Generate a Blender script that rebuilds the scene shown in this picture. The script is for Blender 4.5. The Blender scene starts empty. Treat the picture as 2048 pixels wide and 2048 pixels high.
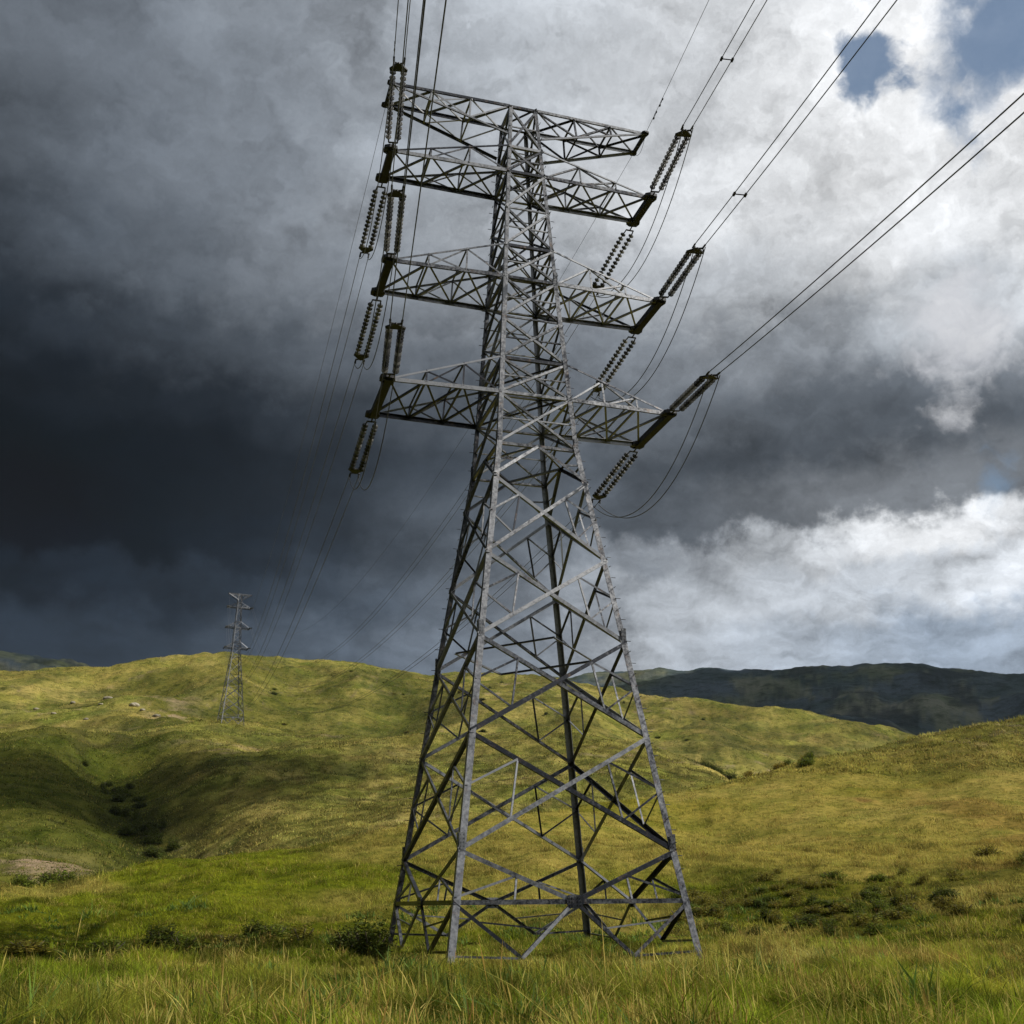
import bpy, bmesh, math, random
import numpy as np
from mathutils import Vector, Matrix

C = bpy.context.scene
col = C.collection
rad = math.radians
random.seed(7)

# ------------------------------------------------------------------ camera
CAM = np.array([0.39067, -41.24555, 1.9118])
YAW, PITCH, ROLL, FPX = -0.0209456, 0.350049, -0.0096312, 2153.193
def cam_axes():
    cy, sy, cp, sp = math.cos(YAW), math.sin(YAW), math.cos(PITCH), math.sin(PITCH)
    f = np.array([sy*cp, cy*cp, sp]); r = np.array([cy, -sy, 0]); u = np.cross(r, f)
    c, s = math.cos(ROLL), math.sin(ROLL)
    return c*r+s*u, -s*r+c*u, f
R_, U_, F_ = cam_axes()
cd = bpy.data.cameras.new('camera'); cam = bpy.data.objects.new('camera', cd); col.objects.link(cam)
cd.sensor_width = 36; cd.lens = 36*FPX/2048; cd.clip_end = 9000; cd.clip_start = .1
m = Matrix.Identity(4)
for i in range(3):
    m[i][0] = R_[i]; m[i][1] = U_[i]; m[i][2] = -F_[i]; m[i][3] = CAM[i]
cam.matrix_world = m
C.camera = cam

# ------------------------------------------------------------------ light and exposure
SUN_AZ, SUN_EL = rad(106), rad(38)
sl = bpy.data.lights.new('sun', 'SUN'); sun = bpy.data.objects.new('sun', sl); col.objects.link(sun)
sl.energy = 4.5; sl.angle = rad(.5); sl.color = (1, .955, .88)
sd = Vector((math.sin(SUN_AZ)*math.cos(SUN_EL), math.cos(SUN_AZ)*math.cos(SUN_EL), math.sin(SUN_EL)))
sun.rotation_euler = sd.to_track_quat('Z', 'Y').to_euler(); sun.location = (60, -60, 90)
vs = C.view_settings; vs.view_transform = 'Standard'; vs.look = 'None'; vs.exposure = 0; vs.gamma = 1

# ------------------------------------------------------------------ node helper
class NT:
    def __init__(s, tree): s.t = tree; s.n = tree.nodes; s.l = tree.links
    def new(s, typ, **kw):
        n = s.n.new(typ)
        for k, v in kw.items(): setattr(n, k, v)
        return n
    def put(s, sock, v):
        if isinstance(v, bpy.types.NodeSocket): s.l.new(v, sock)
        elif v is not None:
            try: sock.default_value = v
            except Exception: sock.default_value = (v, v, v)
    def math(s, op, a, b=None, c=None, clamp=False):
        n = s.new('ShaderNodeMath', operation=op, use_clamp=clamp)
        s.put(n.inputs[0], a); s.put(n.inputs[1], b); s.put(n.inputs[2], c); return n.outputs[0]
    def vmath(s, op, a, b=None, scale=None):
        n = s.new('ShaderNodeVectorMath', operation=op)
        s.put(n.inputs[0], a); s.put(n.inputs[1], b)
        if scale is not None: s.put(n.inputs['Scale'], scale)
        return n.outputs['Value'] if op in ('DOT_PRODUCT', 'LENGTH', 'DISTANCE') else n.outputs[0]
    def noise(s, vec, scale, detail=4, rough=.5, dist=0, color=False):
        n = s.new('ShaderNodeTexNoise'); s.put(n.inputs['Vector'], vec); s.put(n.inputs['Scale'], scale)
        s.put(n.inputs['Detail'], detail); s.put(n.inputs['Roughness'], rough); s.put(n.inputs['Distortion'], dist)
        return n.outputs['Color'] if color else n.outputs[0]
    def maprange(s, v, a, b, c=0., d=1., smooth=False):
        n = s.new('ShaderNodeMapRange'); n.clamp = True
        if smooth: n.interpolation_type = 'SMOOTHSTEP'
        s.put(n.inputs[0], v)
        for i, x in enumerate((a, b, c, d)): s.put(n.inputs[1+i], x)
        return n.outputs[0]
    def mix(s, f, a, b, blend='MIX'):
        n = s.new('ShaderNodeMix', data_type='RGBA', blend_type=blend)
        s.put(n.inputs[0], f); s.put(n.inputs[6], a); s.put(n.inputs[7], b); return n.outputs[2]
    def ramp(s, f, stops, interp='LINEAR'):
        n = s.new('ShaderNodeValToRGB'); cr = n.color_ramp; cr.interpolation = interp
        while len(cr.elements) < len(stops): cr.elements.new(.5)
        for e, (p, c) in zip(cr.elements, stops):
            e.position = p; e.color = (*c, 1)
        s.put(n.inputs[0], f); return n.outputs[0]
def lin(v):
    v = max(v, 0)/255
    return v/12.92 if v < .04045 else ((v+.055)/1.055)**2.4

# ------------------------------------------------------------------ sky (Nishita clear sky under a procedural storm deck, all by direction)
SKY_EL = [10, 12.5, 15, 17.5, 20, 22.5, 25, 28, 31.5, 35.5, 40, 46]
SKY_V = [[54, 54, 54, 57, 64, 82, 100, 122, 146, 172, 176, 170, 160, 156, 154, 150, 148], [50, 50, 50, 53, 60, 76, 94, 116, 141, 175, 184, 180, 172, 168, 176, 188, 196], [16, 20, 26, 36, 44, 56, 72, 98, 131, 168, 186, 200, 214, 226, 230, 234, 225], [14, 14, 14, 17, 25, 42, 60, 88, 117, 140, 176, 212, 235, 232, 222, 205, 190], [22, 18, 15, 15, 24, 40, 56, 79, 97, 88, 100, 112, 122, 112, 98, 92, 92], [30, 25, 22, 22, 27, 37, 51, 70, 86, 78, 76, 82, 84, 92, 100, 104, 108], [42, 35, 30, 32, 40, 51, 64, 80, 95, 98, 96, 97, 102, 118, 138, 158, 178], [63, 53, 43, 52, 66, 81, 94, 107, 120, 126, 133, 144, 166, 192, 210, 226, 229], [82, 74, 66, 82, 99, 117, 129, 141, 154, 172, 182, 195, 218, 226, 229, 232, 232], [93, 89, 85, 100, 116, 133, 149, 163, 177, 199, 212, 222, 231, 233, 232, 232, 229], [96, 96, 98, 110, 123, 137, 151, 167, 182, 200, 214, 228, 233, 233, 229, 228, 228], [96, 96, 105, 120, 135, 148, 159, 171, 184, 198, 210, 220, 227, 231, 229, 228, 228]]
SKY_T = [[16, 17, 17, 17, 18, 18, 17, 16, 13, 10, 14, 19, 22, 20, 21, 23, 23], [14, 14, 15, 16, 17, 17, 17, 16, 13, 10, 13, 18, 23, 21, 17, 12, 8], [11, 12, 13, 14, 15, 16, 16, 15, 12, 10, 10, 11, 10, 8, 6, 4, 6], [9, 10, 11, 12, 13, 14, 14, 13, 12, 11, 9, 7, 4, 5, 6, 7, 10], [10, 10, 9, 10, 11, 12, 12, 12, 12, 11, 9, 8, 8, 8, 10, 11, 11], [10, 10, 10, 10, 11, 11, 11, 12, 11, 10, 10, 10, 10, 11, 11, 11, 9], [11, 11, 10, 11, 11, 11, 11, 11, 11, 10, 10, 11, 11, 11, 9, 8, 5], [11, 11, 11, 11, 11, 11, 11, 11, 11, 11, 10, 10, 9, 8, 6, 4, 3], [11, 11, 11, 12, 12, 11, 11, 10, 10, 8, 8, 7, 4, 4, 3, 3, 2], [11, 11, 11, 12, 12, 12, 10, 10, 9, 6, 5, 4, 3, 3, 2, 2, 3], [11, 11, 11, 12, 12, 12, 11, 10, 9, 7, 6, 4, 3, 2, 3, 3, 3], [11, 11, 11, 12, 12, 12, 11, 10, 9, 8, 6, 5, 4, 3, 3, 3, 3]]
wd = bpy.data.worlds.new('World'); C.world = wd; wd.use_nodes = True
wd.node_tree.nodes.clear(); N = NT(wd.node_tree)
tc = N.new('ShaderNodeTexCoord'); D = tc.outputs['Generated']
sep = N.new('ShaderNodeSeparateXYZ'); N.put(sep.inputs[0], D); dx, dy, dz = sep.outputs
den = N.math('ADD', N.math('MAXIMUM', dz, 0.), .22)
cmb = N.new('ShaderNodeCombineXYZ'); N.put(cmb.inputs[0], N.math('DIVIDE', dx, den)); N.put(cmb.inputs[1], N.math('DIVIDE', dy, den)); deck = cmb.outputs[0]
# domain warp: three octaves of ragged displacement
w1 = N.vmath('SUBTRACT', N.noise(D, 5.5, 3, .5, color=True), (.5, .5, .5))
w2 = N.vmath('SUBTRACT', N.noise(D, 19, 6, .58, color=True), (.5, .5, .5))
w3 = N.vmath('SUBTRACT', N.noise(D, 52, 6, .6, color=True), (.5, .5, .5))
warp = N.vmath('ADD', N.vmath('ADD', N.vmath('SCALE', w1, scale=.07), N.vmath('SCALE', w2, scale=.10)), N.vmath('SCALE', w3, scale=.035))
ws = N.new('ShaderNodeSeparateXYZ'); N.put(ws.inputs[0], warp)
az = N.math('ADD', N.math('ARCTAN2', dx, dy), ws.outputs[0])
el = N.math('ADD', N.math('ARCSINE', dz), N.math('MULTIPLY', ws.outputs[1], .8))
azp = N.maprange(az, -.72, .72, 0, 1)
cloud = None
EDGE = {15: (12.9, 15.0), 17.5: (16.0, 17.2), 20: (17.9, 19.2)}
for i, e in enumerate(SKY_EL):
    st = []
    for k in range(17):
        v, t = SKY_V[i][k], SKY_T[i][k]
        if v < 90: v = v-(90-v)*.22*(1 if e < 29 else .3)
        st.append((k/16, (lin(v-.6*t), lin(v), lin(v+.75*t))))
    c = N.ramp(azp, st, 'LINEAR')
    cloud = c if cloud is None else N.mix(N.maprange(el, rad(EDGE.get(e, (SKY_EL[i-1], e))[0]), rad(EDGE.get(e, (0, e))[1]), smooth=True), cloud, c)
# billow relief, lit from the sun's side
p1 = N.vmath('ADD', deck, N.vmath('SCALE', w2, scale=.22))
p2 = N.vmath('ADD', p1, (.10, .015, .0))
def billow(p):
    return N.math('ADD', N.noise(p, 2.6, 9, .62), N.math('MULTIPLY', N.noise(p, 9, 7, .62), .6))
b1, b2 = billow(p1), billow(p2)
relief = N.math('SUBTRACT', b1, b2)
lum = N.vmath('DOT_PRODUCT', cloud, (.3, .5, .2))
amp = N.maprange(lum, .005, .4, .95, 1.35)
fac = N.math('ADD', N.math('MULTIPLY', relief, N.math('MULTIPLY', amp, 1.05)), 1.)
fac = N.math('ADD', fac, N.math('MULTIPLY', N.math('SUBTRACT', N.noise(p1, 4.2, 7, .55), .5), N.maprange(lum, .01, .3, .6, .8)))
streak = N.noise(N.vmath('ADD', N.vmath('MULTIPLY', D, (1, 1, 3.4)), N.vmath('SCALE', w2, scale=.12)), 5.5, 8, .58)
fac = N.math('ADD', fac, N.math('MULTIPLY', N.math('SUBTRACT', streak, .5), .9))
fac = N.math('MAXIMUM', N.math('ADD', fac, .03), .35)
cloud = N.vmath('MULTIPLY', cloud, N.vmath('SCALE', (1, 1, 1), scale=fac))
# sunlit puffs and blue gaps in the deck
def gap(cx, w, lo, hi, nscale):
    g = N.math('MULTIPLY', N.math('SUBTRACT', 1., N.math('DIVIDE', N.vmath('DISTANCE', D, cx), w)), 1., clamp=True)
    n = N.noise(N.vmath('ADD', D, N.vmath('SCALE', w2, scale=.05)), nscale, 7, .52)
    return N.math('MULTIPLY', N.maprange(g, .02, .22, smooth=True), N.maprange(N.math('ADD', N.math('MULTIPLY', g, .75), N.math('MULTIPLY', N.math('SUBTRACT', n, .5), 1.5)), lo, hi, smooth=True))
puff = N.mix(N.noise(p1, 9, 6, .6), (.42, .44, .50, 1), (.92, .92, .93, 1))
cloud = N.mix(N.math('MULTIPLY', gap((.3681, .8158, .4461), .105, .28, .62, 14.), .8), cloud, puff)
sky = N.new('ShaderNodeTexSky', sky_type='NISHITA'); sky.sun_disc = False
sky.sun_elevation = SUN_EL; sky.sun_rotation = SUN_AZ; sky.altitude = 300; sky.dust_density = .6
blue = N.vmath('MULTIPLY', sky.outputs[0], (.105, .112, .108))
holes = N.math('MAXIMUM', gap((.3661, .6809, .6343), .118, .24, .60, 12.), N.math('MULTIPLY', gap((.395, .857, .3345), .05, .30, .75, 22.), .6))
holes = N.math('MAXIMUM', holes, gap((.2819, .7082, .6473), .055, .32, .55, 16.))
final = N.mix(N.math('MULTIPLY', holes, .9), cloud, blue)
bg = N.new('ShaderNodeBackground'); N.put(bg.inputs[0], N.vmath('SCALE', final, scale=10.)); bg.inputs[1].default_value = .1
out = N.new('ShaderNodeOutputWorld'); N.l.new(bg.outputs[0], out.inputs[0])

# ------------------------------------------------------------------ materials
def material(name):
    mt = bpy.data.materials.new(name); mt.use_nodes = True
    n = NT(mt.node_tree); b = mt.node_tree.nodes['Principled BSDF']; return mt, n, b
def set_(b, **k):
    for kk, v in k.items(): b.inputs[kk.replace('_', ' ')].default_value = v
def metal_mat(name, c0, c1, rough, metallic, rust=.0):
    mt, n, b = material(name)
    t = n.new('ShaderNodeTexCoord').outputs['Object']
    f = n.noise(t, 1.7, 6, .65); g = n.noise(t, 9, 5, .7); oi = n.new('ShaderNodeObjectInfo').outputs['Random']
    c = n.mix(n.maprange(n.math('ADD', n.math('ADD', n.math('MULTIPLY', f, .5), n.math('MULTIPLY', g, .5)), n.math('MULTIPLY', n.math('SUBTRACT', oi, .5), .36)), .36, .64), (*c0, 1), (*c1, 1))
    if rust:
        c = n.mix(n.math('MULTIPLY', n.maprange(n.noise(t, 3.3, 7, .7), .57, .72), rust), c, (.16, .10, .06, 1))
    n.put(b.inputs['Base Color'], c); n.put(b.inputs['Roughness'], n.maprange(g, .3, .7, rough-.1, rough+.15))
    b.inputs['Metallic'].default_value = metallic
    bp = n.new('ShaderNodeBump'); bp.inputs['Strength'].default_value = .25; bp.inputs['Distance'].default_value = .01
    n.put(bp.inputs['Height'], g); n.put(b.inputs['Normal'], bp.outputs[0])
    return mt
M_STEEL = metal_mat('galvanised_steel', (.018, .020, .026), (.225, .23, .242), .36, .6, .6)
M_DARKSTEEL = metal_mat('weathered_steel', (.005, .006, .009), (.014, .016, .022), .6, .3, .2)
M_CABLE = metal_mat('aluminium_cable', (.06, .06, .062), (.13, .13, .132), .55, .4)
def glass_mat():
    mt, n, b = material('insulator_porcelain')
    r = n.new('ShaderNodeObjectInfo').outputs['Random']
    n.put(b.inputs['Base Color'], n.mix(n.math('POWER', r, 1.6), (.008, .008, .008, 1), (.13, .127, .12, 1))); b.inputs['Roughness'].default_value = .25
    return mt
M_GLASS = glass_mat()
M_FITTING = metal_mat('insulator_fitting', (.010, .010, .012), (.035, .036, .04), .5, .4)

def plant_mat(name, spec=.06, trans=.42, rough=.75):
    mt, n, b = material(name)
    a = n.new('ShaderNodeVertexColor'); a.layer_name = 'Col'
    n.put(b.inputs['Base Color'], a.outputs[0]); b.inputs['Roughness'].default_value = rough
    b.inputs['Specular IOR Level'].default_value = spec
    tr = n.new('ShaderNodeBsdfTranslucent'); n.put(tr.inputs[0], a.outputs[0])
    mx = n.new('ShaderNodeMixShader'); mx.inputs[0].default_value = trans
    n.l.new(b.outputs[0], mx.inputs[1]); n.l.new(tr.outputs[0], mx.inputs[2])
    n.l.new(mx.outputs[0], mt.node_tree.nodes['Material Output'].inputs[0])
    return mt
M_GRASS = plant_mat('grass_blades')
M_LEAF = plant_mat('leaves', .12, .35, .6)
M_STEM = metal_mat('woody_stem', (.06, .045, .03), (.12, .10, .07), .85, 0)
M_ROCK = metal_mat('pale_rock', (.16, .14, .10), (.34, .30, .22), .9, 0)

def ground_mat(name, bump, s):
    mt, n, b = material(name)
    a = n.new('ShaderNodeVertexColor'); a.layer_name = 'Col'
    geo = n.new('ShaderNodeNewGeometry').outputs['Position']
    st = n.vmath('MULTIPLY', geo, (1, 1, 1.6))
    f = n.noise(st, .9/s, 8, .68); g = n.noise(st, 3.1/s, 6, .7); h = n.noise(st, .16/s, 6, .6)
    c = n.mix(n.maprange(h, .38, .62), n.mix(1., a.outputs[0], (.72, .80, .62, 1), 'MULTIPLY'), n.mix(1., a.outputs[0], (1.25, 1.18, 1.15, 1), 'MULTIPLY'))
    c = n.mix(n.maprange(f, .48, .66, 0, .95), c, n.mix(1., c, (.36, .42, .32, 1), 'MULTIPLY'))
    c = n.mix(n.maprange(g, .52, .70, 0, .5), c, n.mix(1., c, (1.55, 1.42, 1.35, 1), 'MULTIPLY'))
    n.put(b.inputs['Base Color'], c); b.inputs['Roughness'].default_value = .95; b.inputs['Specular IOR Level'].default_value = .02
    bp = n.new('ShaderNodeBump'); bp.inputs['Strength'].default_value = .9; bp.inputs['Distance'].default_value = bump
    n.put(bp.inputs['Height'], n.math('ADD', f, n.math('MULTIPLY', g, .5))); n.put(b.inputs['Normal'], bp.outputs[0])
    return mt

# ------------------------------------------------------------------ numpy noise
def _hash(ix, iy, seed):
    h = (ix*374761393 + iy*668265263 + seed*974634541) & 0xffffffff
    h = ((h ^ (h >> 13))*1274126177) & 0xffffffff
    return ((h ^ (h >> 16)) & 0xffff)/65535.
def vnoise(x, y, seed=0):
    x = np.asarray(x, float); y = np.asarray(y, float)
    ix = np.floor(x).astype(np.int64); iy = np.floor(y).astype(np.int64); fx = x-ix; fy = y-iy
    fx = fx*fx*fx*(fx*(fx*6-15)+10); fy = fy*fy*fy*(fy*(fy*6-15)+10)
    a = _hash(ix, iy, seed)*(1-fx)+_hash(ix+1, iy, seed)*fx
    b = _hash(ix, iy+1, seed)*(1-fx)+_hash(ix+1, iy+1, seed)*fx
    return a*(1-fy)+b*fy
def fbm(x, y, seed=0, oct=5, gain=.5):
    s = 0; a = 1; t = 0
    for o in range(oct):
        s = s+a*vnoise(x*2**o+o*17.3, y*2**o-o*9.1, seed+o); t += a; a *= gain
    return s/t
def sstep(x, a, b):
    t = np.clip((x-a)/(b-a), 0, 1); return t*t*(3-2*t)

# ------------------------------------------------------------------ terrain: crest lines (azimuth, elevation seen from the meadow) at their own distances
CR_M = [(-60, 0.2), (-40, .3), (-25.52, 0.64), (-22.9, 0.81), (-20.21, 1.27), (-16.45, 2.02), (-13.52, 2.49), (-9.46, 3.08), (-7.06, 3.59), (-1.97, 4.1), (3.18, 4.65), (7.58, 5.14), (9.68, 5.4), (11.79, 5.95), (13.89, 6.58), (15.9, 6.88), (17.91, 7.19), (19.89, 7.51), (21.83, 7.84), (23.99, 8.04), (40, 9.5), (60, 9)]
CR_C = [(-60, 6), (-40, 6.9), (-26.51, 7.61), (-23.82, 8.09), (-21.0, 8.51), (-18.35, 8.81), (-15.64, 8.74), (-15.06, 8.64), (-12.86, 8.37), (-9.67, 7.96), (-7.18, 7.78), (-3.26, 8.11), (0.69, 8.38), (3.31, 8.29), (5.95, 7.87), (7.72, 7.42), (9.26, 6.85), (10.35, 5.95), (11.77, 5.19), (23.44, 4.62), (60, 4)]
CR_D = [(-60, 9), (-40, 10), (-26.98, 10.92), (-22.48, 11.49), (-19.4, 12.03), (-16.42, 12.18), (-13.61, 12.14), (-9.95, 12.04), (-5.41, 11.56), (-1.93, 11.3), (2.34, 10.74), (5.75, 10.06), (8.6, 9.79), (11.13, 9.35), (13.61, 8.93), (16.0, 8.36), (17.86, 7.92), (18.99, 7.52), (20.51, 6.86), (23.66, 5.98), (40, 5), (60, 5)]
CR_E = [(-60, 10), (-40, 11), (-27.06, 11.44), (-25.49, 11.47), (-24.11, 11.4), (-21.95, 11.03), (-12.48, 10.57), (-0.59, 11.05), (2.09, 11.35), (4.77, 11.59), (6.36, 11.49), (7.93, 11.35), (9.5, 11.36), (10.78, 11.19), (12.83, 11.24), (14.84, 11.17), (16.09, 11.28), (17.08, 11.31), (18.51, 11.13), (19.69, 10.99), (21.04, 10.63), (22.19, 10.55), (24.36, 10.31), (40, 9.5), (60, 9)]
AZG = np.concatenate([np.linspace(-60, -34, 40, endpoint=False), np.linspace(-34, 34, 900), np.linspace(34, 60, 41)[1:]])
def crest(L):
    a = np.array(L); v = np.interp(AZG, a[:, 0], a[:, 1])
    k = np.exp(-np.linspace(-2, 2, 15)**2); k /= k.sum()
    return np.convolve(np.pad(v, 7, mode='edge'), k, mode='valid')
eM, eC, eD, eE = (np.tan(np.radians(crest(L))) for L in (CR_M, CR_C, CR_D, CR_E))
rM = np.interp(AZG, [-60, -26, -10, 0, 10, 24, 60], [78, 78, 86, 98, 125, 160, 170])
rC = np.interp(AZG, [-60, -24, -15.6, -5, 10, 24, 60], [290, 285, 298, 275, 245, 270, 300])
rD = np.interp(AZG, [-60, -24, 0, 15, 60], [560, 540, 560, 520, 560])
rE = np.interp(AZG, [-60, -10, 10, 60], [1900, 1900, 1550, 1500])
EYE = CAM[2]
KN = []   # knots of r and z per azimuth
def kn(r, z): KN.append((r*np.ones_like(AZG), z*np.ones_like(AZG)))
kn(0, .42); kn(12, .45); kn(24, .32); kn(36, .16); kn(47, .22+eM*6)
rr = 47+(rM-47)*.55; kn(rr, EYE+rr*eM*.62-.4)
kn(rM, EYE+rM*eM)
r2 = rM+26; kn(r2, EYE+r2*eM*.93-.8)
r3 = rM+48; kn(r3, EYE+r3*(eM*.92+.0)+.3)
eC2 = np.maximum(eC, 0)
for t, q in ((.35, .42), (.7, .80)):
    r = r3+(rC-r3)*t; kn(r, EYE+r*(eM+(eC2-eM)*q))
kn(rC, EYE+rC*eC2)
r5 = rC+45; kn(r5, EYE+r5*(eC2-.006))
for t, q in ((.35, .30), (.7, .72)):
    r = r5+(rD-r5)*t; kn(r, EYE+r*(eC2-.006+(eD-eC2+.006)*q))
kn(rD, EYE+rD*eD)
r8 = rD+160; kn(r8, EYE+r8*eD*.80)
kn(rD+380, EYE+(rD+380)*np.minimum(eD, eE)*.62)
for t, q in ((.4, .72), (.75, .90)):
    r = rD+380+(rE-rD-380)*t; kn(r, EYE+r*eE*q)
kn(rE, EYE+rE*eE); kn(rE+500, EYE+(rE+500)*eE*.72); kn(rE+1500, 60.); kn(rE+3500, 40.)
KR = np.array([k[0] for k in KN]); KZ = np.array([k[1] for k in KN])   # (knots, az)
def hermite(R, j):
    """monotone cubic through the knots of azimuth columns j at radii R (R: rows x cols)"""
    kr, kz = KR[:, j], KZ[:, j]
    h = np.diff(kr, axis=0); d = np.diff(kz, axis=0)/h
    mm = np.zeros_like(kz); mm[0] = d[0]; mm[-1] = d[-1]
    s = d[:-1]*d[1:] > 0
    w1 = 2*h[1:]+h[:-1]; w2 = h[1:]+2*h[:-1]
    with np.errstate(divide='ignore', invalid='ignore'):
        mm[1:-1] = np.where(s, (w1+w2)/(w1/d[:-1]+w2/d[1:]), 0)
    Z = np.empty_like(R)
    for c in range(R.shape[1]):
        i = np.clip(np.searchsorted(kr[:, c], R[:, c], side='right')-1, 0, len(kr)-2)
        hh = h[i, c]; t = (R[:, c]-kr[i, c])/hh
        Z[:, c] = ((1+2*t)*(1-t)**2*kz[i, c]+t*(1-t)**2*hh*mm[i, c]+t*t*(3-2*t)*kz[i+1, c]+t*t*(t-1)*hh*mm[i+1, c])
    return Z
NR = np.concatenate([np.linspace(0, 10, 8, endpoint=False), np.geomspace(10, 120, 210, endpoint=False), np.geomspace(120, 700, 290, endpoint=False), np.geomspace(700, 4000, 120)])
nA, nR = len(AZG), len(NR)
RR = np.repeat(NR[:, None], nA, 1); AA = np.repeat(np.radians(AZG)[None], nR, 0)
ZZ = hermite(RR, np.arange(nA))
XX = CAM[0]+RR*np.sin(AA); YY = CAM[1]+RR*np.cos(AA)
AD = np.degrees(AA)
def gully(path, depth, width):
    """carve a gully along a path of (azimuth deg, distance m)"""
    P = np.array([(CAM[0]+r*math.sin(rad(a)), CAM[1]+r*math.cos(rad(a))) for a, r in path])
    best = np.full(XX.shape, 1e9); tt = np.zeros(XX.shape)
    wx = XX+8*(fbm(XX/22, YY/22, 91, 3)-.5); wy = YY+8*(fbm(XX/22, YY/22, 95, 3)-.5)
    for k in range(len(P)-1):
        d = P[k+1]-P[k]; L2 = d@d
        t = np.clip(((wx-P[k, 0])*d[0]+(wy-P[k, 1])*d[1])/L2, 0, 1)
        q = np.hypot(wx-P[k, 0]-t*d[0], wy-P[k, 1]-t*d[1])
        u = q < best; best[u] = q[u]; tt[u] = (k+t[u])/(len(P)-1)
    return depth*np.exp(-(best/width)**2)*np.clip(np.minimum(tt, 1-tt)*5+.25, 0, 1), np.exp(-(best/(width*1.1))**2)
g1, m1 = gully([(-22.5, 268), (-20.6, 235), (-19.3, 200), (-18.2, 165), (-17.2, 142)], 7.5, 11)
g2_, m2 = gully([(-13.6, 520), (-12.9, 450), (-13.2, 380), (-14.2, 345)], 7, 20)
g3, m3 = gully([(-19.6, 480), (-18.2, 420), (-17, 365)], 6, 16)
g4, m4 = gully([(5.0, 500), (6.5, 410), (9.8, 330), (12, 290)], 9, 22)
g5, m5 = gully([(-6.5, 500), (-8, 420), (-9.8, 345)], 6, 18)
ZZ = ZZ-g1-g2_-g3-g4-g5
near_flat = sstep(RR, 14, 60)
ZZ += .34*(fbm(XX/3.2, YY/3.2, 3, 4)-.5)*sstep(RR, 3, 25)*(1-sstep(RR, 250, 500))
ZZ += .30*(fbm(XX/1.3, YY/1.3, 7, 3)-.5)*sstep(RR, 3, 20)*(1-sstep(RR, 60, 110))
ZZ += 2.6*(fbm(XX/16, YY/16, 5, 5, .6)-.5)*near_flat*(1-sstep(RR, 700, 1500))
ZZ += 12*(fbm(XX/62, YY/62, 11, 6, .55)-.5)*sstep(RR, 110, 260)
arc = np.radians(AD)*np.maximum(RR, 1)
ZZ += (.12+.0048*RR)*(fbm(arc/13+XX*.01, RR/3.2+YY*.02, 13, 4, .55)-.5)*sstep(RR, 45, 90)*(1-sstep(RR, 560, 700))
rid = 1-np.abs(2*fbm(XX/150, YY/190, 23, 4)-1)
ZZ += 21*(rid-.78)*sstep(RR, 330, 470)*(1-.85*np.exp(-((RR-rD[None])/45)**2))*(1-.6*sstep(RR, 520, 560))
rid2 = 1-np.abs(2*fbm(XX/330, YY/420, 37, 6, .55)-1)
ZZ += 14*(fbm(XX/70, YY/90, 33, 5, .6)-.5)*sstep(RR, 850, 1100)
ZZ += 105*(rid2-.80)*sstep(RR, 850, 1200)*np.where(RR < 1e4, 1-.95*np.exp(-((RR-rE[None])/230)**2), 1)

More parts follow.
